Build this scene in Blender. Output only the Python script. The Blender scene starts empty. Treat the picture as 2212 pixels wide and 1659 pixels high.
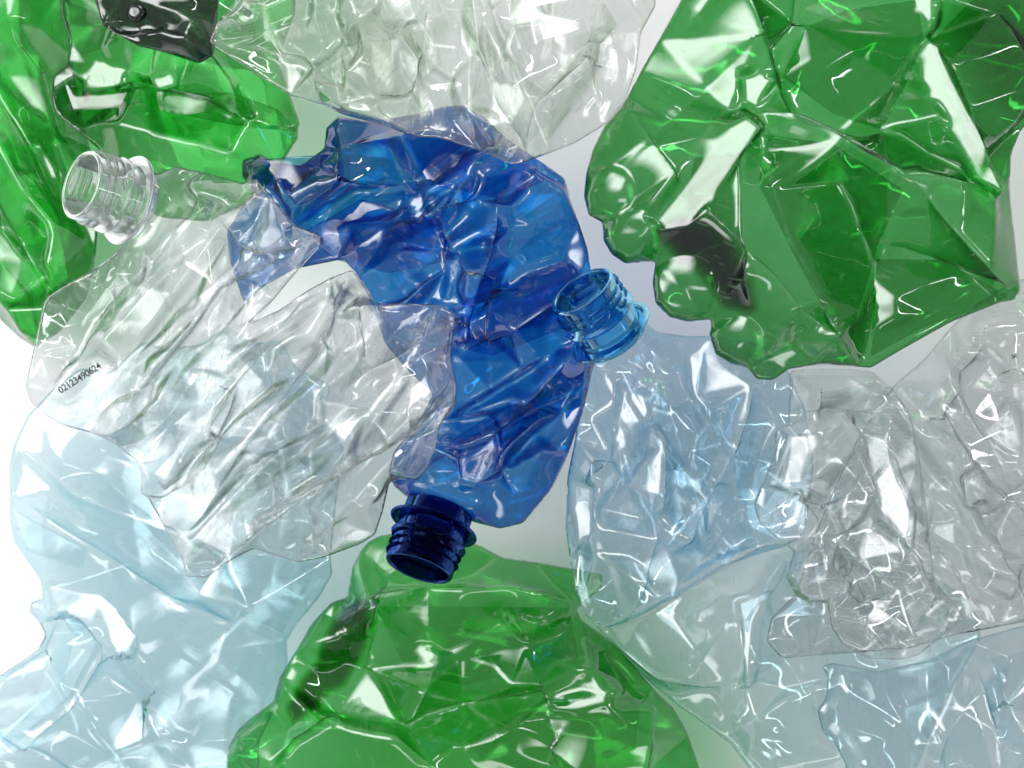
import bpy, bmesh, math, random
import numpy as np
from mathutils import Vector, Matrix
from mathutils.geometry import delaunay_2d_cdt

scene = bpy.context.scene
COL = scene.collection

# ------------------------------------------------------------------ camera, light, exposure
K = 0.000185            # metres on the table per traced pixel
CX, CY = 1106.0, 829.5
CAMH = 1.0
TABLE_Z = -0.018

cam_d = bpy.data.cameras.new("camera")
cam_d.sensor_width = 36.0
cam_d.lens = 36.0 * CAMH / (2212 * K)
cam_d.clip_start = 0.05
cam_d.clip_end = 20
cam_d.dof.use_dof = True
cam_d.dof.focus_distance = CAMH - 0.11
cam_d.dof.aperture_fstop = 18.0
cam = bpy.data.objects.new("camera", cam_d)
cam.location = (0, 0, CAMH)
COL.objects.link(cam)
scene.camera = cam

world = bpy.data.worlds.new("World")
scene.world = world
world.use_nodes = True
bgn = world.node_tree.nodes["Background"]
bgn.inputs[0].default_value = (0.93, 0.97, 1.0, 1)
bgn.inputs[1].default_value = 0.26
world.cycles.sampling_method = 'NONE'


def softbox(name, loc, target, sx, sy, radiance, color=(1, 1, 1)):
    d = bpy.data.lights.new(name, 'AREA')
    d.shape = 'RECTANGLE'
    d.size, d.size_y = sx, sy
    d.energy = radiance * math.pi * sx * sy
    d.color = color
    o = bpy.data.objects.new(name, d)
    o.location = loc
    dirv = Vector(target) - Vector(loc)
    o.rotation_euler = dirv.to_track_quat('-Z', 'Y').to_euler()
    COL.objects.link(o)
    o["kind"] = "helper"
    # diffuser: brightest in the middle, falling off to the rim
    d.use_nodes = True
    nt = d.node_tree
    em = next(n for n in nt.nodes if n.type == 'EMISSION')
    geo = nt.nodes.new("ShaderNodeNewGeometry")
    sep = nt.nodes.new("ShaderNodeSeparateXYZ")
    nt.links.new(geo.outputs["Parametric"], sep.inputs[0])
    prod = None
    for ax in (0, 1):
        f = nt.nodes.new("ShaderNodeMath"); f.operation = 'PINGPONG'; f.inputs[1].default_value = 0.5
        nt.links.new(sep.outputs[ax], f.inputs[0])
        mr = nt.nodes.new("ShaderNodeMapRange"); mr.interpolation_type = 'SMOOTHSTEP'
        mr.inputs[1].default_value = 0.0; mr.inputs[2].default_value = 0.34
        mr.inputs[3].default_value = 0.12; mr.inputs[4].default_value = 1.0
        nt.links.new(f.outputs[0], mr.inputs[0])
        if prod is None:
            prod = mr.outputs[0]
        else:
            mu = nt.nodes.new("ShaderNodeMath"); mu.operation = 'MULTIPLY'
            nt.links.new(prod, mu.inputs[0]); nt.links.new(mr.outputs[0], mu.inputs[1])
            prod = mu.outputs[0]
    nt.links.new(prod, em.inputs["Strength"])
    return o


KEY = Vector((-0.50, 0.17, 0.64))
softbox("key_softbox", KEY, (-0.06, 0, 0), 0.72, 0.88, 7.2)
softbox("low_softbox", (-0.1, -0.75, 0.75), (0, -0.05, 0), 0.7, 0.2, 4.0)
softbox("top_strip", (0.2, 0.85, 0.8), (0, 0, 0), 0.9, 0.06, 26.0)
softbox("side_strip", (0.85, -0.15, 0.8), (0.05, 0, 0), 0.06, 0.9, 24.0)

scene.view_settings.view_transform = 'Standard'
scene.view_settings.look = 'None'
scene.view_settings.exposure = 0.10
scene.view_settings.gamma = 1.0
scene.view_settings.use_curve_mapping = False
cy = scene.cycles
cy.max_bounces = 8
cy.diffuse_bounces = 2
cy.glossy_bounces = 2
cy.transmission_bounces = 12
cy.transparent_max_bounces = 64
cy.caustics_reflective = False
cy.caustics_refractive = False
cy.use_denoising = True
cy.use_adaptive_sampling = True
cy.adaptive_threshold = 0.045
cy.sample_clamp_indirect = 6.0
cy.blur_glossy = 0.3


# ------------------------------------------------------------------ helpers
def P(u, v, z=0.0):
    s = K * (CAMH - z) / CAMH
    return ((u - CX) * s, -(v - CY) * s, z)


def link(name, me, mat, parent=None):
    o = bpy.data.objects.new(name, me)
    COL.objects.link(o)
    if mat is not None:
        me.materials.clear()
        me.materials.append(mat)
    if parent is not None:
        o.parent = parent
        o.matrix_parent_inverse = Matrix.Translation(-Vector(parent.location))
    return o


def mesh_from_arrays(name, verts, faces):
    """faces: int array (n,4), smooth shaded"""
    me = bpy.data.meshes.new(name)
    verts = np.ascontiguousarray(verts, dtype=np.float32)
    faces = np.ascontiguousarray(faces, dtype=np.int32)
    nf, k = faces.shape
    me.vertices.add(len(verts))
    me.vertices.foreach_set("co", verts.ravel())
    me.loops.add(nf * k)
    me.loops.foreach_set("vertex_index", faces.ravel())
    me.polygons.add(nf)
    me.polygons.foreach_set("loop_start", np.arange(0, nf * k, k, dtype=np.int32))
    me.polygons.foreach_set("loop_total", np.full(nf, k, dtype=np.int32))
    me.polygons.foreach_set("use_smooth", np.ones(nf, dtype=bool))
    me.update(calc_edges=True)
    me.validate()
    return me


# ------------------------------------------------------------------ materials
def N(nt, t, **kw):
    n = nt.nodes.new(t)
    for k, v in kw.items():
        setattr(n, k, v)
    return n


def math_node(nt, op, a, b=None, clamp=False):
    n = nt.nodes.new("ShaderNodeMath")
    n.operation = op
    n.use_clamp = clamp
    for i, x in enumerate((a, b)):
        if x is None:
            continue
        if isinstance(x, (int, float)):
            n.inputs[i].default_value = x
        else:
            nt.links.new(x, n.inputs[i])
    return n.outputs[0]


def neck_pet(name, color, through=0.18, haze=0.09, rough=0.03):
    """thick clear neck plastic: refracting, slightly milky"""
    m = solid_pet(name, color, rough)
    nt = m.node_tree
    g = next(n for n in nt.nodes if n.type == 'BSDF_GLASS')
    out = next(n for n in nt.nodes if n.type == 'OUTPUT_MATERIAL')
    tr = N(nt, "ShaderNodeBsdfTransparent")
    tr.inputs["Color"].default_value = (*color, 1)
    df = N(nt, "ShaderNodeBsdfTranslucent")
    df.inputs["Color"].default_value = (*[0.3 + 0.65 * c for c in color], 1)
    a = N(nt, "ShaderNodeMixShader")
    a.inputs[0].default_value = through
    nt.links.new(g.outputs[0], a.inputs[1])
    nt.links.new(tr.outputs[0], a.inputs[2])
    b = N(nt, "ShaderNodeMixShader")
    b.inputs[0].default_value = haze
    nt.links.new(a.outputs[0], b.inputs[1])
    nt.links.new(df.outputs[0], b.inputs[2])
    nt.links.new(b.outputs[0], out.inputs["Surface"])
    return m


def pet_film(name, tint, angle=0.0, rough=0.035, scuff=0.03, edge=1.3, wrinkle=1.0, haze=0.012, stress=0.16):
    """thin clear plastic wall: coloured straight transmission (slanted walls and edges shaded darker in the tint), thin-slab Fresnel gloss, faint scuffs"""
    m = bpy.data.materials.new(name)
    m.use_nodes = True
    nt = m.node_tree
    nt.nodes.clear()
    L = nt.links.new
    out = N(nt, "ShaderNodeOutputMaterial")
    tc = N(nt, "ShaderNodeTexCoord")
    # fine wrinkles running along the folds, plus soft dimples
    mp = N(nt, "ShaderNodeMapping")
    mp.inputs["Scale"].default_value = (22, 200, 40)
    vr = N(nt, "ShaderNodeVectorRotate", rotation_type='Z_AXIS')
    vr.inputs["Angle"].default_value = angle
    L(tc.outputs["Object"], vr.inputs["Vector"])
    L(vr.outputs[0], mp.inputs["Vector"])
    n1 = N(nt, "ShaderNodeTexNoise")
    n1.inputs["Scale"].default_value = 1.0
    n1.inputs["Detail"].default_value = 1
    L(mp.outputs[0], n1.inputs["Vector"])
    bmp = N(nt, "ShaderNodeBump")
    bmp.inputs["Strength"].default_value = 0.12 * wrinkle
    bmp.inputs["Distance"].default_value = 0.0012
    L(n1.outputs[0], bmp.inputs["Height"])
    # thin slab Fresnel 2F/(1+F)
    fr = N(nt, "ShaderNodeFresnel")
    fr.inputs["IOR"].default_value = 1.55
    L(bmp.outputs[0], fr.inputs["Normal"])
    geo = N(nt, "ShaderNodeNewGeometry")
    # fresnel node treats back faces as inside: use |N.I| instead
    dot = N(nt, "ShaderNodeVectorMath", operation='DOT_PRODUCT')
    L(geo.outputs["Incoming"], dot.inputs[0])
    L(bmp.outputs[0], dot.inputs[1])
    c = math_node(nt, 'ABSOLUTE', dot.outputs["Value"])
    # Schlick, F0 for n = 1.55
    om = math_node(nt, 'SUBTRACT', 1.0, c, True)
    p5 = math_node(nt, 'POWER', om, 5.0)
    F = math_node(nt, 'ADD', math_node(nt, 'MULTIPLY', p5, 0.953), 0.047)
    R = math_node(nt, 'DIVIDE', math_node(nt, 'MULTIPLY', F, 2.0), math_node(nt, 'ADD', F, 1.0))
    nt.nodes.remove(fr)
    # overstated slant path: edge shade and dark reflections put into the tint
    dot2 = N(nt, "ShaderNodeVectorMath", operation='DOT_PRODUCT')
    L(geo.outputs["Incoming"], dot2.inputs[0])
    L(geo.outputs["Normal"], dot2.inputs[1])
    c2 = math_node(nt, 'MAXIMUM', math_node(nt, 'ABSOLUTE', dot2.outputs["Value"]), 0.1)
    path = math_node(nt, 'POWER', c2, -edge)
    wall = N(nt, "ShaderNodeAttribute")
    wall.attribute_name = "extra_wall"
    path = math_node(nt, 'MULTIPLY', path, math_node(nt, 'ADD', wall.outputs["Fac"], 1.0))
    comb = N(nt, "ShaderNodeCombineColor")
    for i, ch in enumerate(("Red", "Green", "Blue")):
        L(math_node(nt, 'POWER', tint[i], path), comb.inputs[ch])
    tr = N(nt, "ShaderNodeBsdfTransparent")
    L(comb.outputs[0], tr.inputs["Color"])
    gl = N(nt, "ShaderNodeBsdfGlossy")
    gl.inputs["Roughness"].default_value = rough
    gl.inputs["Color"].default_value = (1, 1, 1, 1)
    L(bmp.outputs[0], gl.inputs["Normal"])
    mix = N(nt, "ShaderNodeMixShader")
    L(R, mix.inputs[0])
    L(tr.outputs[0], mix.inputs[1])
    L(gl.outputs[0], mix.inputs[2])
    # scuffs: thin scattered scratches that scatter light
    mp2 = N(nt, "ShaderNodeMapping")
    mp2.inputs["Scale"].default_value = (110, 900, 60)
    vr2 = N(nt, "ShaderNodeVectorRotate", rotation_type='Z_AXIS')
    vr2.inputs["Angle"].default_value = angle + 0.95
    L(tc.outputs["Object"], vr2.inputs["Vector"])
    L(vr2.outputs[0], mp2.inputs["Vector"])
    n3 = N(nt, "ShaderNodeTexNoise")
    n3.inputs["Scale"].default_value = 1.0
    n3.inputs["Detail"].default_value = 0
    L(mp2.outputs[0], n3.inputs["Vector"])
    s1 = N(nt, "ShaderNodeMapRange")
    s1.inputs[1].default_value = 0.66
    s1.inputs[2].default_value = 0.74
    L(n3.outputs[0], s1.inputs[0])
    s2 = N(nt, "ShaderNodeMapRange")
    s2.inputs[1].default_value = 0.5
    s2.inputs[2].default_value = 0.7
    L(n1.outputs[0], s2.inputs[0])
    sc = math_node(nt, 'MULTIPLY', math_node(nt, 'MULTIPLY', s1.outputs[0], s2.outputs[0]), scuff * 4)
    sw = N(nt, "ShaderNodeAttribute")
    sw.attribute_name = "stress_white"
    fac = math_node(nt, 'ADD', math_node(nt, 'ADD', sc, haze), math_node(nt, 'MULTIPLY', sw.outputs["Fac"], stress), True)
    df = N(nt, "ShaderNodeBsdfDiffuse")
    hz = [0.35 + 0.6 * t for t in tint]
    df.inputs["Color"].default_value = (*hz, 1)
    tl = N(nt, "ShaderNodeBsdfTranslucent")
    tl.inputs["Color"].default_value = (*hz, 1)
    ms = N(nt, "ShaderNodeMixShader")
    L(df.outputs[0], ms.inputs[1])
    L(tl.outputs[0], ms.inputs[2])
    m2 = N(nt, "ShaderNodeMixShader")
    L(fac, m2.inputs[0])
    L(mix.outputs[0], m2.inputs[1])
    L(ms.outputs[0], m2.inputs[2])
    L(m2.outputs[0], out.inputs["Surface"])
    return m


def solid_pet(name, color, rough=0.03, ior=1.5):
    m = bpy.data.materials.new(name)
    m.use_nodes = True
    nt = m.node_tree
    nt.nodes.clear()
    L = nt.links.new
    out = N(nt, "ShaderNodeOutputMaterial")
    g = N(nt, "ShaderNodeBsdfGlass")
    g.inputs["Color"].default_value = (*color, 1)
    g.inputs["Roughness"].default_value = rough
    g.inputs["IOR"].default_value = ior
    tc = N(nt, "ShaderNodeTexCoord")
    n2 = N(nt, "ShaderNodeTexNoise")
    n2.inputs["Scale"].default_value = 160
    L(tc.outputs["Object"], n2.inputs["Vector"])
    b = N(nt, "ShaderNodeBump")
    b.inputs["Strength"].default_value = 0.12
    b.inputs["Distance"].default_value = 0.0006
    L(n2.outputs[0], b.inputs["Height"])
    L(b.outputs[0], g.inputs["Normal"])
    L(g.outputs[0], out.inputs["Surface"])
    return m


def ink(name, col):
    m = bpy.data.materials.new(name)
    m.use_nodes = True
    b = m.node_tree.nodes["Principled BSDF"]
    b.inputs["Base Color"].default_value = (*col, 1)
    b.inputs["Roughness"].default_value = 0.6
    return m


def table_mat():
    m = bpy.data.materials.new("white_sheet")
    m.use_nodes = True
    nt = m.node_tree
    nt.nodes.clear()
    L = nt.links.new
    out = N(nt, "ShaderNodeOutputMaterial")
    tc = N(nt, "ShaderNodeTexCoord")
    n = N(nt, "ShaderNodeTexNoise")
    n.inputs["Scale"].default_value = 9
    n.inputs["Detail"].default_value = 1
    L(tc.outputs["Object"], n.inputs["Vector"])
    r = N(nt, "ShaderNodeMapRange")
    r.inputs[3].default_value = 0.88
    r.inputs[4].default_value = 0.92
    L(n.outputs[0], r.inputs[0])
    d = N(nt, "ShaderNodeBsdfDiffuse")
    L(r.outputs[0], d.inputs["Color"])
    L(d.outputs[0], out.inputs["Surface"])
    return m


# ------------------------------------------------------------------ crushed shell builder
G = 3.8          # mesh spacing in traced pixels


def chaikin(pts, n=1, f=0.08):
    p = np.array(pts, float)
    for _ in range(n):
        q = np.roll(p, -1, axis=0)
        a = p * (1 - f) + q * f
        b = p * f + q * (1 - f)
        p = np.stack([a, b], 1).reshape(-1, 2)
    return p


def seg_field(X, Y, pts, closed=False, want_near=False):
    """distance to polyline, arc parameter (0..1), nearest point"""
    p = np.array(pts, float)
    if closed:
        p = np.vstack([p, p[:1]])
    seg = p[1:] - p[:-1]
    ln = np.hypot(seg[:, 0], seg[:, 1])
    tot = ln.sum()
    best = np.full(X.shape, 1e12)
    par = np.zeros(X.shape)
    side = np.zeros(X.shape)
    tx = np.zeros(X.shape)
    ty = np.zeros(X.shape)
    nx = np.zeros(X.shape)
    ny = np.zeros(X.shape)
    acc = 0.0
    for (ax, ay), (dx, dy), l in zip(p[:-1], seg, ln):
        if l < 1e-9:
            continue
        t = np.clip(((X - ax) * dx + (Y - ay) * dy) / (l * l), 0, 1)
        qx, qy = ax + t * dx, ay + t * dy
        d2 = (X - qx) ** 2 + (Y - qy) ** 2
        m = d2 < best
        best = np.where(m, d2, best)
        par = np.where(m, (acc + t * l) / tot, par)
        if want_near:
            nx = np.where(m, qx, nx)
            ny = np.where(m, qy, ny)
        else:
            side = np.where(m, np.sign((X - ax) * dy - (Y - ay) * dx), side)
            tx = np.where(m, dx / l, tx)
            ty = np.where(m, dy / l, ty)
        acc += l
    if want_near:
        return np.sqrt(best), nx, ny
    return np.sqrt(best), par, side, tx, ty


def inside_mask(X, Y, pts):
    p = np.array(pts, float)
    q = np.roll(p, -1, axis=0)
    ins = np.zeros(X.shape, bool)
    for (x1, y1), (x2, y2) in zip(p, q):
        if y1 == y2:
            continue
        c = ((y1 > Y) != (y2 > Y)) & (X < (x2 - x1) * (Y - y1) / (y2 - y1) + x1)
        ins ^= c
    return ins


def smooth(a, it=1):
    for _ in range(it):
        b = np.pad(a, 1, mode='edge')
        a = (4 * b[1:-1, 1:-1] + 2 * (b[:-2, 1:-1] + b[2:, 1:-1] + b[1:-1, :-2] + b[1:-1, 2:])
             + b[:-2, :-2] + b[:-2, 2:] + b[2:, :-2] + b[2:, 2:]) / 16
    return a


def tin(X, Y, size, angle, stretch, rng, power=1.0):
    """crumple: random facets, planar inside, sharp at their edges"""
    ca, sa = math.cos(angle), math.sin(angle)
    U = (X * ca + Y * sa) / stretch
    V = -X * sa + Y * ca
    u0, u1, v0, v1 = U.min() - 2 * size, U.max() + 2 * size, V.min() - 2 * size, V.max() + 2 * size
    nu, nv = int((u1 - u0) / size) + 1, int((v1 - v0) / size) + 1
    pu = (np.arange(nu)[None, :] + rng.uniform(-.48, .48, (nv, nu))) * size + u0
    pv = (np.arange(nv)[:, None] + rng.uniform(-.48, .48, (nv, nu))) * size + v0
    h = rng.uniform(-1, 1, (nv, nu))
    h = np.sign(h) * np.abs(h) ** power
    pts = np.stack([pu.ravel(), pv.ravel()], 1)
    hh = h.ravel()
    # regular connectivity with random diagonals keeps it quick; jitter gives the irregular facets
    H, W = X.shape
    out = np.zeros(X.shape)
    gx0, gy0 = X[0, 0], Y[0, 0]
    idx = np.arange(nu * nv).reshape(nv, nu)
    tris = []
    flip = rng.random((nv - 1, nu - 1)) < 0.5
    for j in range(nv - 1):
        for i in range(nu - 1):
            a, b, c, d = idx[j, i], idx[j, i + 1], idx[j + 1, i + 1], idx[j + 1, i]
            if flip[j, i]:
                tris += [(a, b, c), (a, c, d)]
            else:
                tris += [(a, b, d), (b, c, d)]
    for a, b, c in tris:
        A, B, C = pts[a], pts[b], pts[c]
        # corners back in grid space for the bounding box
        wx = [(p[0] * stretch) * ca - p[1] * sa for p in (A, B, C)]
        wy = [(p[0] * stretch) * sa + p[1] * ca for p in (A, B, C)]
        i0 = max(0, int((min(wx) - gx0) / G)); i1 = min(W, int((max(wx) - gx0) / G) + 2)
        j0 = max(0, int((min(wy) - gy0) / G)); j1 = min(H, int((max(wy) - gy0) / G) + 2)
        if i0 >= i1 or j0 >= j1:
            continue
        den = (B[1] - C[1]) * (A[0] - C[0]) + (C[0] - B[0]) * (A[1] - C[1])
        if abs(den) < 1e-9:
            continue
        u = U[j0:j1, i0:i1]
        v = V[j0:j1, i0:i1]
        l1 = ((B[1] - C[1]) * (u - C[0]) + (C[0] - B[0]) * (v - C[1])) / den
        l2 = ((C[1] - A[1]) * (u - C[0]) + (A[0] - C[0]) * (v - C[1])) / den
        l3 = 1 - l1 - l2
        m = (l1 >= -1e-6) & (l2 >= -1e-6) & (l3 >= -1e-6)
        val = l1 * hh[a] + l2 * hh[b] + l3 * hh[c]
        out[j0:j1, i0:i1][m] = val[m]
    return out


def facets(X, Y, xs, ys, ins, d, ol, lst, pil, spacing, stretch, angle, amp, cm, rng):
    """flat angular facets between the outline, the traced creases and a few loose corners"""
    def at(F, p):
        i = min(max(int(round((p[0] - xs[0]) / G)), 0), len(xs) - 1)
        j = min(max(int(round((p[1] - ys[0]) / G)), 0), len(ys) - 1)
        return F[j, i]
    pts, hs, edges = [], [], []
    q = np.vstack([ol, ol[:1]])
    ring = []
    for a, b in zip(q[:-1], q[1:]):
        n = max(1, int(np.hypot(*(b - a)) / (spacing * 0.8)))
        for k in range(n):
            ring.append(a + (b - a) * k / n)
    for k, p in enumerate(ring):
        pts.append(p); hs.append(0.0); edges.append((k, (k + 1) % len(ring)))
    for cr in lst:
        p = np.array(cr[0], float)
        prev = None
        L_ = np.hypot(*(p[1:] - p[:-1]).T)
        tot = L_.sum()
        acc = 0
        seq = []
        for a, b, l in zip(p[:-1], p[1:], L_):
            n = max(1, int(l / 75))
            for k in range(n):
                seq.append((a + (b - a) * k / n, (acc + l * k / n) / tot))
            acc += l
        seq.append((p[-1], 1.0))
        for c, t in seq:
            if not at(ins, c) or at(d, c) < 7:
                prev = None
                continue
            tap = min(1, min(t, 1 - t) * 4 + 0.35)
            pts.append(c + rng.normal(0, 0.6, 2)); hs.append(at(pil, c) + cr[1] * cm * tap * rng.uniform(0.92, 1.08))
            if prev is not None:
                edges.append((prev, len(pts) - 1))
            prev = len(pts) - 1
    fixed = np.array(pts)
    ca, sa = math.cos(angle), math.sin(angle)

    def metric(P_):
        u = (P_[..., 0] * ca + P_[..., 1] * sa) / stretch
        v = -P_[..., 0] * sa + P_[..., 1] * ca
        return np.stack([u, v], -1)
    mf = metric(fixed)
    jj, ii = np.nonzero(ins & (d > spacing * 0.22))
    tries = rng.permutation(len(jj))[:6000]
    sel = []
    for k in tries:
        c = np.array((X[jj[k], ii[k]], Y[jj[k], ii[k]]))
        m_ = metric(c)
        if ((mf - m_) ** 2).sum(1).min() < (0.42 * spacing) ** 2:
            continue
        if sel and ((np.array(sel) - m_) ** 2).sum(1).min() < (spacing * 0.8) ** 2:
            continue
        sel.append(m_)
        pts.append(c); hs.append(at(pil, c) + amp * rng.uniform(-1, 1))
    vo, eo, fo, ov, oe, of = delaunay_2d_cdt([Vector((float(p[0]), float(p[1]))) for p in pts], edges, [], 0, 1e-4)
    hv = np.array([np.mean([hs[k] for k in o]) if o else np.nan for o in ov])
    nbr = {}
    for a, b in eo:
        nbr.setdefault(a, []).append(b); nbr.setdefault(b, []).append(a)
    for k in np.nonzero(np.isnan(hv))[0]:
        g = [hv[n] for n in nbr.get(int(k), []) if not np.isnan(hv[n])]
        hv[k] = np.mean(g) if g else 0.0
    out = np.zeros(X.shape)
    H, W = X.shape
    for f in fo:
        for t in range(1, len(f) - 1):
            a, b, c = f[0], f[t], f[t + 1]
            A, B, C = vo[a], vo[b], vo[c]
            i0 = max(0, int((min(A.x, B.x, C.x) - xs[0]) / G)); i1 = min(W, int((max(A.x, B.x, C.x) - xs[0]) / G) + 2)
            j0 = max(0, int((min(A.y, B.y, C.y) - ys[0]) / G)); j1 = min(H, int((max(A.y, B.y, C.y) - ys[0]) / G) + 2)
            den = (B.y - C.y) * (A.x - C.x) + (C.x - B.x) * (A.y - C.y)
            if i0 >= i1 or j0 >= j1 or abs(den) < 1e-9:
                continue
            u = X[j0:j1, i0:i1]; v = Y[j0:j1, i0:i1]
            l1 = ((B.y - C.y) * (u - C.x) + (C.x - B.x) * (v - C.y)) / den
            l2 = ((C.y - A.y) * (u - C.x) + (A.x - C.x) * (v - C.y)) / den
            l3 = 1 - l1 - l2
            m = (l1 >= -1e-6) & (l2 >= -1e-6) & (l3 >= -1e-6)
            out[j0:j1, i0:i1][m] = (l1 * hv[a] + l2 * hv[b] + l3 * hv[c])[m]
    return out


def soft_noise(X, Y, size, rng):
    o = np.zeros(X.shape)
    for _ in range(6):
        a = rng.uniform(0, 2 * math.pi)
        f = 2 * math.pi / (size * rng.uniform(0.7, 1.6))
        o += np.sin((X * math.cos(a) + Y * math.sin(a)) * f + rng.uniform(0, 6.3))
    return o / 3.0


def sstep(x):
    x = np.clip(x, 0, 1)
    return x * x * (3 - 2 * x)


SAMPLERS = {}


def crushed_body(key, outline, z0, T=42, L=110, rim=5, fold=0.0, stretch=2.2, big=26, small=3, tiny=0.0,
                 sizes=(135, 56, 20), front=(), back=(), bumps=(), neck=None, tilt=(0, 0), wave=10, seed=1, rounds=1, backs=1.0,
                 floor=TABLE_Z + 0.003, thick=(), fans=1, loose=4, lean=0.6, amp_auto=1.0, spacing=85, soft=2, single=False, cm=1.7, shine=(), longs=6, spread=0.18, backamp=0.65):
    rng = np.random.default_rng(seed)
    ol = chaikin(outline, rounds)
    x0, y0 = ol.min(0) - 3 * G
    x1, y1 = ol.max(0) + 3 * G
    xs = np.arange(x0, x1, G)
    ys = np.arange(y0, y1, G)
    X, Y = np.meshgrid(xs, ys)
    ins = inside_mask(X, Y, ol)
    D, NX, NY = seg_field(X, Y, ol, closed=True, want_near=True)
    d = np.where(ins, D, 0.0)
    core = ins & (D > 0.35 * G)
    # shoulder near the neck stays a round tube
    wn = np.zeros(X.shape)
    mid = np.zeros(X.shape)
    TT = np.full(X.shape, float(T))
    LL = np.full(X.shape, float(L))
    if neck is not None:
        nb, ax, R, el = neck
        along = (X - nb[0]) * ax[0] + (Y - nb[1]) * ax[1]
        across = (X - nb[0]) * -ax[1] + (Y - nb[1]) * ax[0]
        wn = np.exp(-(np.maximum(along, 0) / (1.1 * R)) ** 2) * np.exp(-(across / (1.5 * R)) ** 4)
        TT = TT * (1 - wn) + R * 0.97 * wn
        LL = LL * (1 - wn) + R * 0.97 * wn
        mid += -along * math.tan(el) * wn * 0.8
    xc, yc = ol.mean(0)
    mid += ((X - xc) * tilt[0] + (Y - yc) * tilt[1]) * (1 - wn)
    mid += wave * soft_noise(X, Y, 420, rng) * (1 - wn)
    mid += wave * 0.35 * soft_noise(X, Y, 150, rng) * (1 - wn)
    tt = np.clip(d / LL, 0, 1)
    lens = np.sqrt(np.maximum(1 - (1 - tt) ** 2, 0))
    flat = tt * (2 - tt) * 0.9
    rimp = rim * np.sqrt(np.maximum(1 - (1 - np.clip(d / (rim * 1.6), 0, 1)) ** 2, 0))
    pil = TT * (lens * wn + flat * (1 - wn))
    fade = sstep(d / 60.0) * (1 - 0.93 * wn)
    faden = (0.25 + 0.75 * sstep(d / 34.0)) * (1 - 0.9 * wn) * np.clip(d / 10, 0, 1)

    def creases(lst, lean, cm):
        h = np.zeros(X.shape)
        sx = np.zeros(X.shape)
        sy = np.zeros(X.shape)
        wh = np.zeros(X.shape)
        for cr in lst:
            pts, A, w = cr[0], cr[1], cr[2] * 1.3
            w2 = cr[3] * 1.3 if len(cr) > 3 else w
            p = np.array(pts, float)
            reach = 5.0 * max(w, w2)
            i0 = max(0, int((p[:, 0].min() - reach - xs[0]) / G)); i1 = min(len(xs), int((p[:, 0].max() + reach - xs[0]) / G) + 2)
            j0 = max(0, int((p[:, 1].min() - reach - ys[0]) / G)); j1 = min(len(ys), int((p[:, 1].max() + reach - ys[0]) / G) + 2)
            if i0 >= i1 or j0 >= j1:
                continue
            sl = (slice(j0, j1), slice(i0, i1))
            dd, par, side, ux, uy = seg_field(X[sl], Y[sl], pts)
            ww = np.where(side > 0, w, w2)
            rr = np.sqrt(dd * dd + 1.5) - 1.2
            tap = np.minimum(1, np.minimum(par, 1 - par) * 5 + 0.3)
            e = tap * np.exp(-rr / ww) * (1 - np.clip(dd / reach, 0, 1) ** 2)
            h[sl] += A * cm * e
            wh[sl] = np.maximum(wh[sl], tap * np.exp(-(dd / 3.2) ** 2) * min(1.0, abs(A) / 22 + 0.15))
            # the ridge leans over its steeper side
            sg = 1.0 if w < w2 else (-1.0 if w > w2 else rng.choice((-1.0, 1.0)))
            B = lean * abs(A) * sg
            wl = 0.55 * min(w, w2) + 2
            f = B * tap * np.exp(-rr / wl)
            sx[sl] += uy * f
            sy[sl] -= ux * f
        return h, sx, sy, wh

    def auto_folds(rg, lst, nf, nr):
        """small fans spreading from the points where big folds end, and loose folds along the crush direction"""
        o = []
        for cr in lst:
            for k in (0, -1):
                a = np.array(cr[0][k], float)
                b = np.array(cr[0][1 if k == 0 else -2], float)
                th = math.atan2(b[1] - a[1], b[0] - a[0])
                for _ in range(nf):
                    t = th + rg.normal(0, 0.55)
                    ln = rg.uniform(50, 190)
                    st = a + rg.normal(0, 5, 2)
                    m_ = st + 0.5 * ln * np.array((math.cos(t), math.sin(t))) + rg.normal(0, 4, 2)
                    e_ = st + ln * np.array((math.cos(t + rg.normal(0, .08)), math.sin(t + rg.normal(0, .08))))
                    w = rg.uniform(5, 13)
                    o.append(([tuple(st), tuple(m_), tuple(e_)], rg.choice((-1, 1)) * rg.uniform(3, 9), w, w * rg.uniform(1, 3)))
        jj, ii = np.nonzero(ins)
        for _ in range(nr):
            q = rg.integers(len(jj))
            c = np.array((X[jj[q], ii[q]], Y[jj[q], ii[q]]))
            t = fold + rg.normal(0, 0.28)
            ln = rg.uniform(150, 460)
            bend = rg.normal(0, 0.04)
            st = c - 0.5 * ln * np.array((math.cos(t - bend), math.sin(t - bend)))
            e_ = c + 0.5 * ln * np.array((math.cos(t + bend), math.sin(t + bend)))
            w = rg.uniform(5, 12)
            o.append(([tuple(st), tuple(c), tuple(e_)], rg.choice((-1, 1)) * rg.uniform(2, 7) * amp_auto, w, w * rg.uniform(1, 3.5)))
        return o

    def long_folds(rg, n, amp):
        o = []
        jj, ii = np.nonzero(ins & (d > 12))
        for k in range(n):
            q = rg.integers(len(jj))
            c = np.array((X[jj[q], ii[q]], Y[jj[q], ii[q]]))
            t = fold + rg.normal(0, spread)
            ln = rg.uniform(220, 560)
            u_ = np.array((math.cos(t), math.sin(t)))
            o.append(([tuple(c - u_ * ln * 0.5), tuple(c + u_ * ln * 0.5)], (1 if k % 2 else -1) * amp * rg.uniform(0.5, 1.1), 12))
        return o

    cfade = (0.3 + 0.7 * sstep(d / 30)) * np.clip(d / 12, 0, 1) * (1 - 0.75 * wn)
    area = ins.sum() * G * G
    fine = auto_folds(rng, front, fans, int(loose * area / 1e5))
    h1, sx1, sy1, wh1 = creases(front, lean, 0.25)
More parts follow.
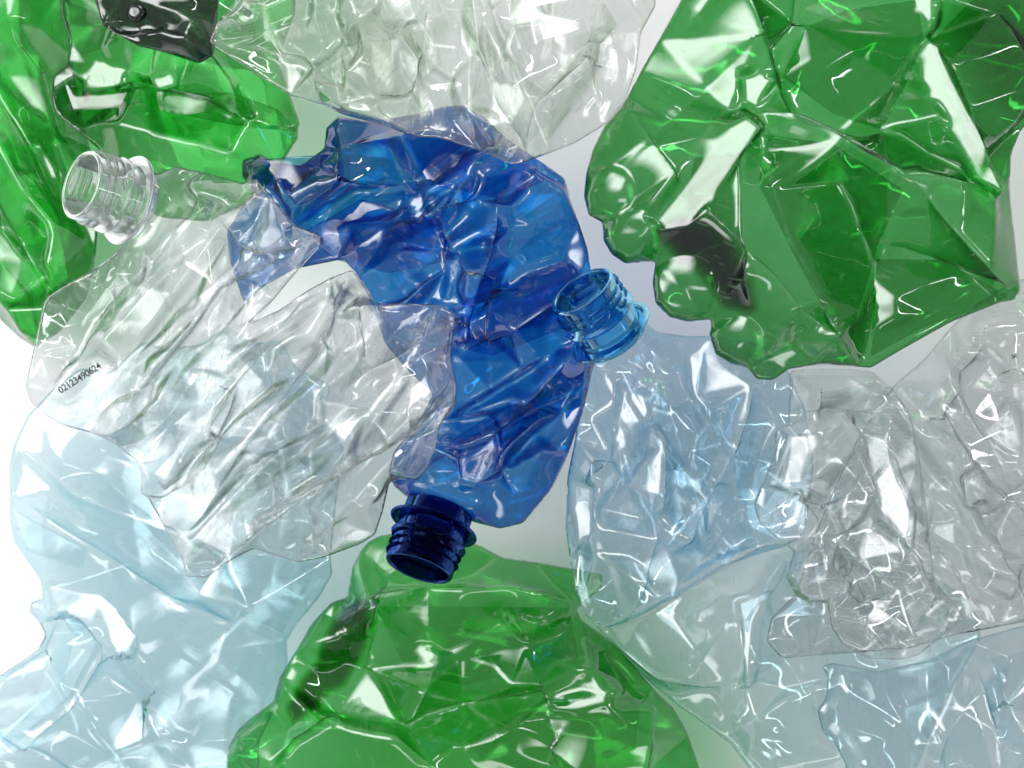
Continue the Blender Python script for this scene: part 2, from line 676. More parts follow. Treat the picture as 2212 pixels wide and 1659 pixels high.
    h2, sx2, sy2, wh2 = creases(fine, 0.15, 1.0)
    sxf, syf = sx1 + sx2, sy1 + sy2
    fineb = auto_folds(rng, back, 0, int(loose * 1.3 * area / 1e5))
    h3, sxb, syb, whb = creases(fineb, 0.15, 1.0)
    nl = int(longs * area / 1e5)
    ff = facets(X, Y, xs, ys, ins, d, ol, list(front) + long_folds(rng, nl, big * 0.7), pil, spacing, stretch, fold, big * 1.1, cm, rng)
    fb = facets(X, Y, xs, ys, ins, d, ol, list(back) + long_folds(rng, nl, big * 0.7 * backamp), pil * backs, spacing, stretch, fold + 0.3, big * 1.1 * backamp, cm, rng)
    tube = pil
    wt = np.clip(wn * 1.3, 0, 1)
    hf = smooth(ff, soft) * (1 - wt) + tube * wt + (h1 + h2) * cfade + rimp * (1 - wt)
    hb = smooth(fb, soft) * (1 - wt) + tube * wt + h3 * cfade + rimp * (1 - wt)
    msk = sstep(0.2 + 0.8 * soft_noise(X, Y, 220, rng))
    hf = hf + small * 0.12 * msk * tin(X, Y, sizes[1], fold + rng.uniform(-.3, .3), stretch * 1.3, rng) * faden
    sxf, syf, sxb, syb = (q_ * cfade for q_ in (sxf, syf, sxb, syb))
    for bx, by, br, bA in bumps:
        q = np.clip(1 - ((X - bx) ** 2 + (Y - by) ** 2) / br ** 2, 0, 1)
        hf = hf + bA * np.sqrt(q) * q ** 0.3 * np.clip(d / 12, 0, 1)
        hb = hb + bA * 0.6 * np.sqrt(q) * np.clip(d / 12, 0, 1)
    for poly in shine:
        aim = 1.0
        if isinstance(poly, tuple):
            poly, aim = poly
        dd = seg_field(X, Y, poly, closed=True, want_near=True)[0]
        sd = np.where(inside_mask(X, Y, poly), dd, -dd)
        w_ = sstep(0.5 + sd / 22.0)
        c_ = np.array(poly, float).mean(0)
        pc = Vector(P(c_[0], c_[1], z0))
        nrm = ((cam.location - pc).normalized() + (KEY - pc).normalized() * aim).normalized()
        gx, gy = -nrm.x / nrm.z, nrm.y / nrm.z
        inn = inside_mask(X, Y, poly) & ins
        if not inn.any():
            continue
        plane = hf[inn].mean() + gx * (X - c_[0]) + gy * (Y - c_[1]) - (mid - mid[inn].mean())
        hf = hf * (1 - w_) + (0.9 * plane + 0.1 * hf) * w_
        sxf = sxf * (1 - w_); syf = syf * (1 - w_)
    # keep the two walls apart
    gap = hf + hb
    mn = np.minimum(3 + 0 * d, d * 0.5)
    add = np.where(gap < mn, (mn - gap) * 0.5, 0)
    hf = smooth(hf + add, 1)
    hb = smooth(hb + add, 1)
    zf = z0 + (mid + hf) * K
    zb = z0 + (mid - hb) * K
    zm = z0 + mid * K
    zb = np.maximum(zb, floor + 0.0006 * tin(X, Y, 40, 0, 1, rng))
    zf = np.maximum(zf, zb + np.minimum(d * 0.3, 3) * K)
    zm = np.maximum(zm, floor)

    # mesh
    H, W = X.shape
    quad_any = core[:-1, :-1] | core[1:, :-1] | core[:-1, 1:] | core[1:, 1:]
    used = np.zeros((H, W), bool)
    used[:-1, :-1] |= quad_any
    used[1:, :-1] |= quad_any
    used[:-1, 1:] |= quad_any
    used[1:, 1:] |= quad_any
    edge = used & ~core
    VX = np.where(edge, NX, X)
    VY = np.where(edge, NY, Y)
    n_core = int(core.sum())
    n_edge = int(edge.sum())
    idf = np.full((H, W), -1)
    idb = np.full((H, W), -1)
    idf[core] = np.arange(n_core)
    idb[core] = np.arange(n_core) + n_core
    idf[edge] = np.arange(n_edge) + 2 * n_core
    idb[edge] = idf[edge]
    uu = np.concatenate([(VX + sxf)[core], (VX + sxb)[core], VX[edge]])
    vv = np.concatenate([(VY + syf)[core], (VY + syb)[core], VY[edge]])
    # outline height follows the middle of the wall it belongs to
    zz = np.concatenate([zf[core], zb[core], zm[edge]])
    s = K * (CAMH - z0) / CAMH
    verts = np.stack([(uu - CX) * s, -(vv - CY) * s, zz], 1)
    jj, ii = np.nonzero(quad_any)
    qf = np.stack([idf[jj, ii], idf[jj + 1, ii], idf[jj + 1, ii + 1], idf[jj, ii + 1]], 1)
    qb = np.stack([idb[jj, ii], idb[jj, ii + 1], idb[jj + 1, ii + 1], idb[jj + 1, ii]], 1)
    onlyedge = (edge[jj, ii].astype(int) + edge[jj + 1, ii] + edge[jj + 1, ii + 1] + edge[jj, ii + 1]) >= 4
    faces = qf if single else np.concatenate([qf, qb[~onlyedge]])
    SAMPLERS[key] = (xs[0], ys[0], zf, s)
    me = mesh_from_arrays("body", verts, faces)
    wall = np.zeros(len(uu))
    for pts, w, amt in thick:
        dd = seg_field(uu, vv, pts, closed=True, want_near=True)[0]
        sd = np.where(inside_mask(uu, vv, pts), dd, -dd)
        wall += amt * sstep(0.5 + sd / (2 * w))
    whf = np.maximum(wh1, wh2) * (1 - wn) * (0.35 + 0.65 * sstep(0.5 + 0.7 * soft_noise(X, Y, 45, rng)))
    at = me.attributes.new("stress_white", 'FLOAT', 'POINT')
    at.data.foreach_set("value", np.concatenate([whf[core], (whb * 0.7)[core], 0 * VX[edge]]).astype(np.float32))
    at = me.attributes.new("extra_wall", 'FLOAT', 'POINT')
    at.data.foreach_set("value", wall.astype(np.float32))
    return me


def sample_top(key, u, v):
    x0, y0, zf, s = SAMPLERS[key]
    i = (u - x0) / G
    j = (v - y0) / G
    i0 = int(np.clip(math.floor(i), 0, zf.shape[1] - 2))
    j0 = int(np.clip(math.floor(j), 0, zf.shape[0] - 2))
    a, b = i - i0, j - j0
    return ((zf[j0, i0] * (1 - a) + zf[j0, i0 + 1] * a) * (1 - b) + (zf[j0 + 1, i0] * (1 - a) + zf[j0 + 1, i0 + 1] * a) * b)


def on_body(key, u, v, lift=0.0003):
    s = SAMPLERS[key][3]
    return ((u - CX) * s, -(v - CY) * s, sample_top(key, u, v) + lift)


# ------------------------------------------------------------------ necks
def lathe(profile, seg, frame, close=True):
    """profile: list of (radius, along) forming a closed loop; frame: matrix; +Z of the frame runs from mouth into the body"""
    n = len(profile)
    verts, faces = [], []
    for i in range(seg):
        a = 2 * math.pi * i / seg
        for r, t in profile:
            verts.append(frame @ Vector((r * math.cos(a), r * math.sin(a), t)))
    for i in range(seg):
        j = (i + 1) % seg
        for k in range(n if close else n - 1):
            l = (k + 1) % n
            faces.append((i * n + k, i * n + l, j * n + l, j * n + k))
    return mesh_from_arrays("neck", np.array([tuple(v) for v in verts]), np.array(faces))


def thread_mesh(R, frame, t0, pitch, a0, a1, hgt, wid, steps):
    """one run of raised screw thread, ends closed and rounded off"""
    sec = [(-1.0, -0.08), (-0.55, 0.75), (0.0, 1.0), (0.55, 0.75), (1.0, -0.08), (0.0, -0.5)]
    verts, faces = [], []
    m = len(sec)
    for i in range(steps + 1):
        f = i / steps
        a = a0 + (a1 - a0) * f
        e = min(1.0, min(f, 1 - f) * steps / 2.0)
        e = 0.35 + 0.65 * e
        t = t0 + pitch * a / (2 * math.pi)
        for (w, h) in sec:
            r = R + (h * hgt * e if h > 0 else h * hgt)
            verts.append(tuple(frame @ Vector((r * math.cos(a), r * math.sin(a), t + w * wid * (0.6 + 0.4 * e)))))
    for i in range(steps):
        for k in range(m):
            l = (k + 1) % m
            faces.append((i * m + k, (i + 1) * m + k, (i + 1) * m + l, i * m + l))
    me = bpy.data.meshes.new("thread")
    caps = [tuple(range(m)), tuple(reversed(range(steps * m, steps * m + m)))]
    me.from_pydata(verts, [], faces + caps)
    for p in me.polygons:
        p.use_smooth = True
    me.update()
    return me


def build_neck(root, mouth, axis2, ratio, Rpx, zmouth, mat, ring_at=1.5, bead_at=0.95, end_at=1.87, slot0=0.4, thread_mat=None):
    """mouth: traced pixel of the mouth centre; axis2: picture direction into the body; ratio: how round the mouth looks"""
    thread_mat = thread_mat or mat
    s = K * (CAMH - zmouth) / CAMH
    R = Rpx * s
    o = Vector(P(mouth[0], mouth[1], zmouth))
    sn = math.sqrt(1 - ratio * ratio)
    sight = (o - cam.location).normalized()
    e = Vector((axis2[0], -axis2[1], 0))
    e = (e - sight * e.dot(sight)).normalized()
    a = (e * sn + sight * ratio).normalized()
    x = sight.cross(e).normalized()
    y = a.cross(x).normalized()
    frame = Matrix(((x.x, y.x, a.x, o.x), (x.y, y.y, a.y, o.y), (x.z, y.z, a.z, o.z), (0, 0, 0, 1)))
    ro, ri = 0.965 * R, 0.83 * R
    E = end_at * R
    prof = []
    # lip
    for k in range(7):
        an = math.pi * k / 6
        prof.append((0.5 * (ro + ri) + 0.5 * (ro - ri) * math.cos(math.pi - an), 0.06 * R - 0.06 * R * math.sin(an)))
    prof += [(ro, 0.12 * R), (ro, 0.5 * R)]
    b = bead_at * R
    prof += [(ro, b - 0.12 * R), (ro + 0.02 * R, b - 0.10 * R), (ro + 0.11 * R, b - 0.05 * R), (ro + 0.125 * R, b),
             (ro + 0.11 * R, b + 0.03 * R), (ro, b + 0.055 * R)]
    prof += [(ro, b + 0.1 * R), (ro, ring_at * R + 0.1 * R), (ro, E - 0.05 * R), (ro * 0.995, E), (ri, E), (ri, E - 0.05 * R), (ri, 0.5 * R), (ri, 0.12 * R)]
    neck = link("neck", lathe(prof, 96, frame), mat, root)
    c = ring_at * R
    rr = 1.27 * R
    rp = [(ro - 0.02 * R, c - 0.05 * R), (rr - 0.06 * R, c - 0.035 * R), (rr - 0.015 * R, c - 0.028 * R), (rr, c), (rr - 0.015 * R, c + 0.03 * R),
          (rr - 0.06 * R, c + 0.04 * R), (ro - 0.02 * R, c + 0.075 * R)]
    link("support_ring", lathe(rp, 96, frame), mat, neck)
    # screw thread broken by four vent slots
    pitch = 0.235 * R
    total = 2.55 * 2 * math.pi
    q = math.pi / 2
    a0 = slot0
    while a0 < total + slot0 - 0.3:
        a1 = min(a0 + q - 0.16, total + slot0)
        link("thread", thread_mesh(ro - 0.004 * R, frame, 0.17 * R, pitch, a0, a1, 0.085 * R, 0.06 * R, 12), thread_mat, neck)
        a0 += q
    end = o + a * E
    return neck, end, (mouth[0] + axis2[0] * E / s * sn, mouth[1] + axis2[1] * E / s * sn), math.asin(ratio), R / s


def flap(root, poly, z, mat, seed, fold=0.5):
    """a pocket of wall folded back inside the flattened bottle"""
    m = crushed_body("flap", poly, z, T=6, L=60, rim=1, fold=fold, big=12, small=0, seed=seed, wave=6, fans=0, loose=2, sizes=(90, 40, 20), spacing=60, rounds=0, single=True)
    return link("folded_wall", m, mat, root)


def bottle(label, u, v, z, group="crushed plastic bottles in the heap"):
    e = bpy.data.objects.new("plastic_bottle", None)
    e.empty_display_size = 0.02
    e.location = P(u, v, z)
    COL.objects.link(e)
    e["label"] = label
    e["category"] = "plastic bottle"
    e["group"] = group
    return e


# ------------------------------------------------------------------ the surface
bm = bmesh.new()
bmesh.ops.create_grid(bm, x_segments=2, y_segments=2, size=2.2)
me = bpy.data.meshes.new("table_surface")
bm.to_mesh(me)
bm.free()
tab = link("table_surface", me, table_mat())
tab.location.z = TABLE_Z
tab["kind"] = "structure"
tab["label"] = "plain white sheet under the heap of bottles"

# ------------------------------------------------------------------ the bottles
GREEN = (0.44, 0.83, 0.46)
GREEN2 = (0.44, 0.82, 0.46)
BLUE = (0.155, 0.505, 0.795)
M = {}
M["green_left"] = pet_film("green_film_left", (0.345, 0.745, 0.39), 0.95)
M["green_top"] = pet_film("green_film_top", (0.345, 0.745, 0.39), 0.2)
M["green_right"] = pet_film("green_film_right", (0.305, 0.69, 0.35), -0.6, scuff=0.04, wrinkle=0.7)
M["green_low"] = pet_film("green_film_low", GREEN, 0.2)
M["dark_base"] = pet_film("thick_green_base", (0.20, 0.33, 0.22), 0.4, rough=0.05, scuff=0.0, wrinkle=0.6)
M["blue"] = pet_film("blue_film", BLUE, 0.75)
M["pale_blue"] = pet_film("pale_blue_film", (0.87, 0.94, 0.957), -0.6, edge=1.5)
M["light_blue"] = pet_film("light_blue_film", (0.86, 0.935, 0.97), 1.1, scuff=0.09, edge=1.5, stress=0.3, haze=0.03)
M["aqua"] = pet_film("aqua_film", (0.90, 0.95, 0.955), 0.6, edge=1.5)
M["aqua2"] = pet_film("aqua_film_corner", (0.90, 0.95, 0.962), 1.0, edge=1.5)
M["clear_left"] = pet_film("clear_film_left", (0.952, 0.956, 0.957), 0.85, scuff=0.07, edge=2.2, stress=0.3, haze=0.05)
M["clear_top"] = pet_film("clear_film_top", (0.95, 0.96, 0.946), 1.3, scuff=0.07, edge=2.2, stress=0.3, haze=0.055)
M["clear_right"] = pet_film("clear_film_right", (0.955, 0.963, 0.963), -0.9, scuff=0.08, edge=2.2, stress=0.3, haze=0.045)
M["clear_edge"] = pet_film("clear_film_edge", (0.955, 0.958, 0.96), -0.9, scuff=0.1, edge=2.2, stress=0.3, haze=0.04)
M["neck_clear"] = neck_pet("clear_neck", (0.97, 0.985, 0.975))
M["neck_blue"] = neck_pet("blue_neck", (0.36, 0.72, 0.94), 0.16, 0.01)
M["neck_navy"] = neck_pet("navy_neck", (0.06, 0.12, 0.42), 0.2, 0.0)
M["ink"] = ink("printed_ink", (0.03, 0.035, 0.05))

# --- green bottle along the left edge
r = bottle("green crushed bottle cut off by the frame's left side, long folds slanting down", 40, 400, 0.0)
m = crushed_body("b1", [(-260, -200), (110, -220), (150, -60), (160, 150), (190, 300), (215, 420), (205, 560), (190, 640), (130, 720), (78, 752),
                        (40, 728), (0, 690), (-60, 600), (-280, 300)], 0.020, T=55, L=120, fold=0.95, stretch=3.5, big=14, small=2.1, tiny=0.0, seed=11, fans=0, spread=0.15, loose=1, spacing=180, soft=3, longs=2, backs=1.6,
                 shine=[[(95, 310), (125, 360), (130, 420), (105, 370)]],
                 front=[([(-40, 250), (60, 430), (120, 500), (90, 745)], 30, 60), ([(-60, 400), (60, 520), (140, 650)], -28, 40),
                        ([(-40, 560), (40, 660), (80, 740)], 26, 30), ([(40, 40), (130, 160), (165, 290), (210, 400)], 34, 45, 20),
                        ([(-40, 100), (90, 330), (195, 520)], -26, 45)])
link("body", m, M["green_left"], r)
for pi, poly in enumerate([
        [(-10, 200), (60, 330), (130, 470), (150, 600), (100, 640), (40, 520), (-40, 380)],
        [(0, 560), (70, 640), (90, 735), (40, 715)]]):
    flap(r, poly, 0.020, M["green_left"], 300 + pi, 0.95)

# --- green bottle top left with its dark base
r = bottle("green crushed bottle showing its dark moulded base, upper corner beside the pointed clear one", 380, 200, 0.0)
m = crushed_body("b2", [(125, -40), (130, 30), (150, 90), (145, 135), (112, 165), (110, 200), (122, 245), (165, 280), (210, 320), (270, 400), (340, 470),
                        (450, 480), (560, 430), (600, 370), (622, 335), (645, 300), (648, 262), (622, 190), (600, 130), (640, 20), (620, -200), (300, -260), (140, -200)],
                 0.052, T=45, L=100, fold=0.25, stretch=2.4, big=11, small=1.8, tiny=0.0, seed=23, spread=0.25, backamp=0.45, loose=0.7, fans=0, spacing=190, soft=3, longs=1, backs=1.4,
                 shine=[[(170, 200), (230, 120), (280, 190), (200, 215)], [(335, 180), (385, 150), (395, 200), (345, 215)]],
                 front=[([(135, 150), (165, 215), (250, 222), (310, 208), (350, 225), (495, 258)], -48, 26, 46), ([(245, 50), (260, 85), (300, 108), (450, 150), (500, 220), (505, 252)], 38, 28),
                        ([(500, 245), (560, 240), (648, 275)], -24, 24), ([(360, 120), (345, 205)], 20, 18), ([(430, 150), (400, 215)], 20, 18),
                        ([(530, 180), (560, 240)], 22, 22), ([(165, 280), (260, 290), (420, 330), (590, 380)], 24, 70)])
link("body", m, M["green_top"], r)
for pi, poly in enumerate([
        [(130, 150), (165, 205), (250, 195), (310, 185), (400, 200), (500, 200), (600, 235), (644, 285), (495, 268), (350, 240), (310, 222), (250, 235), (160, 240)],
        [(140, 0), (240, 40), (260, 90), (180, 120), (150, 100)]]):
    flap(r, poly, 0.052, M["green_top"], 310 + pi, 0.2)
m = crushed_body("b2b", [(200, -70), (204, 0), (222, 55), (250, 72), (300, 100), (350, 112), (430, 138), (462, 120), (470, 40), (480, -60), (360, -120)], 0.080,
                 T=20, L=70, fold=0.5, big=9, small=1.3, tiny=0.0, seed=31, wave=4,
                 front=[([(210, 10), (260, 60), (300, 55), (360, 75)], -16, 14), ([(330, 70), (470, 130)], 18, 16), ([(340, 20), (420, 60), (500, 60)], 14, 20)])
base = link("base", m, M["dark_base"], r)
base["label"] = "dark thick moulded bottle base with a centre nub"
bm = bmesh.new()
bmesh.ops.create_uvsphere(bm, u_segments=24, v_segments=12, radius=1)
for vv_ in bm.verts:
    rad = math.hypot(vv_.co.x, vv_.co.y)
    if vv_.co.z > 0.6:
        vv_.co.z -= 0.5 * (vv_.co.z - 0.6) + 0.25 * max(0, 0.35 - rad)
    vv_.co = Vector((vv_.co.x * 0.0036, vv_.co.y * 0.0036, vv_.co.z * 0.003))
for f in bm.faces:
    f.smooth = True
me = bpy.data.meshes.new("nub")
bm.to_mesh(me)
bm.free()
nub = link("nub", me, M["dark_base"], base)
nub.matrix_parent_inverse = Matrix.Identity(4)
nub.location = Vector(on_body("b2b", 297, 28, 0.0005))

# --- clear bottle at the top
r = bottle("clear crushed bottle along the top edge, pointed folded corner over green and blue", 930, 120, 0.0)
m = crushed_body("b3", [(453, 92), (470, 50), (510, 0), (560, -80), (640, -200), (1000, -260), (1330, -240), (1400, -80), (1418, 10), (1385, 70), (1375, 150), (1351, 215),
                        (1306, 270), (1241, 310), (1176, 335), (1136, 350), (1106, 355), (1050, 330), (950, 297), (888, 294), (830, 270), (750, 250), (700, 230), (625, 205),
                        (585, 180), (500, 125)], 0.128, T=40, L=120, fold=1.35, stretch=2.2, big=28, small=2.4, tiny=0.0, seed=5, spread=0.22, spacing=160, loose=3, soft=1, cm=2.4, fans=0, longs=5,
                 shine=[([(500, 42), (530, 2), (572, 18), (562, 58), (525, 68)], 0.15), [(700, 185), (735, 185), (885, 283), (800, 262)], ([(462, 96), (560, 62), (660, 15), (640, 45), (560, 88), (500, 110)], 0.8), [(1240, 230), (1290, 180), (1300, 220), (1260, 262)]],
                 front=[([(683, 152), (740, 60), (830, -20)], 36, 34), ([(683, 152), (780, 110), (940, 60)], -30, 30), ([(683, 152), (740, 215), (885, 290)], 34, 40, 22),
                        ([(683, 152), (600, 130), (470, 95)], -26, 22), ([(948, 292), (935, 150), (950, -20)], 38, 22, 44), ([(948, 292), (965, 180), (985, 40)], -24, 16),
                        ([(1000, 240), (1015, 110), (1000, -20)], 26, 26), ([(455, 92), (560, 40), (700, -10)], 26, 16), ([(455, 92), (530, 20), (580, -80)], -18, 14),
                        ([(1140, 345), (1180, 250), (1290, 150), (1300, 0)], 34, 26, 50), ([(1140, 345), (1060, 240), (1010, 120)], -24, 26), ([(1240, 130), (1320, 110), (1370, 150)], -22, 20),
                        ([(1200, 300), (1290, 200), (1340, 60)], -20, 18), ([(830, 80), (900, 140), (870, 190), (760, 200)], -22, 20), ([(888, 294), (900, 220), (940, 140)], 20, 18)])
body = link("body", m, M["clear_top"], r)
for pi, poly in enumerate([
        [(690, 150), (800, 90), (940, 60), (955, 140), (900, 190), (790, 215)],
        [(1130, 320), (1010, 240), (1015, 60), (1260, 40), (1300, 150), (1200, 250)]]):
    flap(r, poly, 0.128, M["clear_top"], 320 + pi, 1.0)
b3 = r

# --- blue bottle in the middle
r = bottle("deep blue crushed bottle with a navy threaded neck, in the middle of the heap", 940, 700, 0.0)
nk, end, nb, el, Rn = build_neck(r, (903.6, 1229.4), (0.336, -0.942), 0.32, 78, 0.098, M["neck_navy"], ring_at=1.33, bead_at=0.88, slot0=2.6)
bz = end.z
m = crushed_body("b4", [(522, 345), (560, 332), (600, 350), (650, 358), (700, 320), (705, 275), (730, 250), (800, 262), (900, 245), (960, 228), (1000, 225), (1045, 250), (1085, 290),
                        (1150, 335), (1220, 385), (1232, 430), (1250, 480), (1270, 540), (1285, 640), (1290, 760), (1262, 880), (1225, 990), (1190, 1060), (1130, 1130), (1080, 1142),
                        (1023, 1128), (950, 1103), (877, 1073), (850, 1050), (838, 1020), (850, 975), (900, 920), (935, 850), (880, 800), (830, 740), (805, 660), (775, 600), (740, 560),
                        (640, 580), (570, 620), (528, 655), (495, 560), (490, 500), (520, 450), (545, 420), (522, 380)], bz, T=42, L=120, fold=-0.62, stretch=2.4, big=28, small=2.8, tiny=0.0, seed=47, fans=0, spread=0.24, spacing=115, loose=6, longs=6, soft=1, cm=2.1,
                 neck=(nb, (0.336, -0.942), Rn, el),
                 shine=[[(880, 405), (925, 430), (915, 500), (885, 470)], [(960, 565), (1000, 545), (1010, 590), (965, 640)], [(930, 925), (980, 905), (990, 930), (950, 955)]],
                 front=[([(700, 300), (640, 390), (570, 405)], -34, 26), ([(640, 430), (760, 412), (770, 340), (980, 300)], 30, 26), ([(740, 260), (770, 330), (775, 420)], 26, 20),
                        ([(650, 495), (780, 430), (880, 420), (1070, 300)], -34, 34), ([(825, 548), (970, 480), (1065, 448)], 44, 20, 60), ([(970, 480), (1020, 590), (1000, 660)], 34, 26),
                        ([(1065, 448), (1030, 600), (990, 700), (1000, 745)], 36, 18, 40), ([(840, 565), (960, 560), (835, 650)], -28, 28), ([(1000, 650), (1080, 620), (1060, 730), (980, 752)], -30, 22),
                        ([(1130, 370), (1225, 430)], 22, 22), ([(1285, 570), (1100, 700), (980, 765)], 36, 24, 46), ([(1275, 700), (1120, 850), (985, 960)], 34, 26, 50),
                        ([(1240, 830), (1060, 895), (990, 985)], -30, 26), ([(1195, 900), (1090, 990), (1125, 1060)], 30, 20), ([(1000, 950), (1010, 1040), (1090, 985)], 24, 20),
                        ([(530, 350), (620, 400), (640, 460)], 24, 24), ([(850, 330), (940, 400), (900, 470)], -20, 24)])
link("body", m, M["blue"], r)
for pi, poly in enumerate([
        [(655, 500), (780, 430), (930, 470), (985, 560), (840, 590), (720, 560)],
        [(1000, 650), (1080, 615), (1225, 560), (1268, 690), (1060, 770), (985, 750)],
        [(960, 960), (1100, 870), (1200, 890), (1090, 1000), (1000, 1035)],
        [(560, 345), (690, 335), (765, 410), (640, 445)],
        [(860, 280), (1040, 270), (1180, 390), (1080, 430), (930, 400)]]):
    flap(r, poly, bz, M["blue"], 330 + pi, -0.6)

# --- pale blue bottle lower left
r = bottle("pale ice blue crushed bottle resting on the bare white sheet, lower corner", 330, 1250, 0.0)
m = crushed_body("b6", [(20, 1010), (30, 960), (60, 900), (110, 845), (175, 795), (240, 805), (310, 738), (360, 752), (430, 745), (490, 702), (545, 740), (610, 735), (640, 795), (715, 830), (700, 900), (745, 970), (728, 1080), (715, 1200),
                        (718, 1240), (690, 1290), (640, 1350), (620, 1385), (622, 1430), (600, 1520), (560, 1600), (560, 1700), (500, 1850), (200, 1900), (-100, 1880), (-220, 1700),
                        (-150, 1540), (0, 1460), (60, 1420), (85, 1400), (100, 1370), (85, 1340), (65, 1320), (70, 1300), (95, 1290), (90, 1250), (60, 1210), (30, 1170), (20, 1120)],
                 0.018, T=48, L=120, fold=0.6, stretch=2.6, big=10, small=1.7, tiny=0.0, seed=61, spread=0.25, backamp=0.4, loose=1, fans=0, spacing=200, soft=3, longs=1, backs=1.6,
                 front=[([(30, 1085), (200, 1190), (375, 1305), (500, 1355), (600, 1395)], 44, 30, 90), ([(100, 900), (110, 1000), (170, 1060), (400, 1150)], -20, 40),
                        ([(215, 1280), (300, 1380), (265, 1400), (290, 1450), (380, 1555)], 34, 18, 40), ([(140, 1310), (222, 1395), (160, 1500), (5, 1625)], 40, 14, 34),
                        ([(95, 1290), (150, 1330), (110, 1420), (0, 1480)], -30, 20), ([(500, 1200), (560, 1300), (612, 1375)], 22, 26), ([(490, 1215), (435, 1300)], -20, 20),
                        ([(240, 1620), (320, 1500), (420, 1640)], 24, 24), ([(0, 1560), (120, 1600), (200, 1660)], 22, 22), ([(430, 960), (640, 1010), (700, 1120)], -20, 40)])
link("body", m, M["pale_blue"], r)
for pi, poly in enumerate([
        [(140, 1305), (222, 1395), (165, 1500), (10, 1625), (0, 1590), (110, 1490), (180, 1400), (120, 1320)],
        [(460, 1190), (690, 1215), (610, 1370), (520, 1330)],
        [(215, 1285), (300, 1380), (290, 1440), (240, 1380)],
        [(30, 1100), (190, 1185), (180, 1230), (60, 1190)]]):
    flap(r, poly, 0.020, M["pale_blue"], 350 + pi, 0.6)

# --- green bottle bottom centre
r = bottle("green crushed bottle at the bottom, below the navy threaded neck", 1000, 1450, 0.0)
m = crushed_body("b7", [(795, 1170), (820, 1156), (860, 1150), (960, 1160), (1035, 1177), (1085, 1203), (1150, 1212), (1231, 1227), (1301, 1240), (1300, 1270), (1246, 1315), (1256, 1340), (1321, 1385),
                        (1371, 1440), (1406, 1480), (1456, 1530), (1486, 1580), (1511, 1655), (1540, 1760), (1450, 1900), (1100, 1950), (700, 1930), (520, 1850), (494, 1750), (488, 1650),
                        (494, 1610), (512, 1575), (545, 1548), (590, 1515), (602, 1465), (640, 1405), (670, 1350), (715, 1302), (750, 1288), (760, 1225), (778, 1190)],
                 0.026, T=58, L=120, fold=0.1, stretch=2.2, big=15, small=2.1, tiny=0.0, seed=71, fans=0, spread=0.3, loose=1, spacing=185, soft=3, longs=1.2, backs=1.4,
                 shine=[[(1170, 1492), (1250, 1450), (1340, 1478), (1270, 1512), (1200, 1512)], [(1130, 1320), (1210, 1330), (1180, 1350)]],
                 front=[([(790, 1175), (805, 1300), (900, 1285), (1106, 1280), (1240, 1310)], 34, 26, 60), ([(940, 1395), (1075, 1335)], -26, 26), ([(940, 1395), (870, 1560)], 30, 24, 44),
                        ([(870, 1562), (1000, 1540), (1106, 1522), (1250, 1480)], -34, 26), ([(1398, 1500), (1300, 1490), (1180, 1500), (1000, 1600)], 36, 24, 50), ([(1398, 1500), (1370, 1670)], 30, 20),
                        ([(1398, 1500), (1330, 1420), (1256, 1340)], -26, 24), ([(1106, 1480), (1170, 1490), (1270, 1450), (1360, 1480)], 28, 34), ([(830, 1350), (810, 1450), (740, 1560), (620, 1640)], -30, 26),
                        ([(600, 1640), (720, 1570), (850, 1590), (980, 1700)], 26, 30), ([(1150, 1660), (1190, 1590), (1260, 1640), (1300, 1720)], 26, 20)],
                 thick=[([(790, 1295), (803, 1340), (775, 1420), (740, 1480), (700, 1500), (690, 1520), (640, 1552), (625, 1530), (655, 1470), (690, 1430), (700, 1390), (720, 1350), (755, 1310)], 12, 3.6)],
                 bumps=[(640, 1480, 50, 16), (700, 1390, 60, 18), (770, 1330, 50, 14), (560, 1600, 70, 16)])
link("body", m, M["green_low"], r)
for pi, poly in enumerate([
        [(810, 1310), (1230, 1312), (1250, 1420), (1000, 1480), (880, 1450)],
        [(1010, 1600), (1180, 1510), (1385, 1505), (1365, 1670), (1100, 1730)],
        [(1256, 1340), (1300, 1370), (1400, 1480), (1320, 1470), (1270, 1420)]]):
    flap(r, poly, 0.028, M["green_low"], 360 + pi, 0.1)
# --- aqua bottle lower right, under the clear ones
r = bottle("faint aqua crushed bottle partly over green one, with tall white highlight", 1700, 1430, 0.0)
m = crushed_body("b12", [(1262, 1325), (1310, 1355), (1400, 1330), (1500, 1260), (1640, 1180), (1800, 1150), (1950, 1200), (2100, 1300), (2120, 1380), (2050, 1500), (1960, 1700),
                         (1900, 1850), (1750, 1850), (1660, 1720), (1614, 1655), (1581, 1610), (1531, 1570), (1466, 1525), (1400, 1470), (1330, 1400)], 0.052, T=36, L=110, fold=1.0,
                 stretch=2.0, big=20, small=2.1, tiny=0.0, seed=83, fans=0, loose=2, spread=0.22, spacing=170, longs=2,
                 shine=[[(1580, 1290), (1640, 1260), (1622, 1340), (1612, 1475), (1592, 1475), (1585, 1350)], [(1495, 1310), (1540, 1290), (1535, 1330), (1490, 1350)]],
                 front=[([(1690, 1190), (1620, 1280), (1595, 1330), (1600, 1480)], 40, 24, 46), ([(1600, 1475), (1690, 1495)], -24, 22), ([(1520, 1290), (1535, 1340), (1470, 1450)], 32, 20),
                        ([(1566, 1600), (1700, 1510), (1800, 1470)], 28, 24), ([(1470, 1500), (1500, 1560), (1560, 1540)], -20, 18), ([(1290, 1345), (1420, 1440), (1560, 1470)], 26, 26)])
link("body", m, M["aqua"], r)
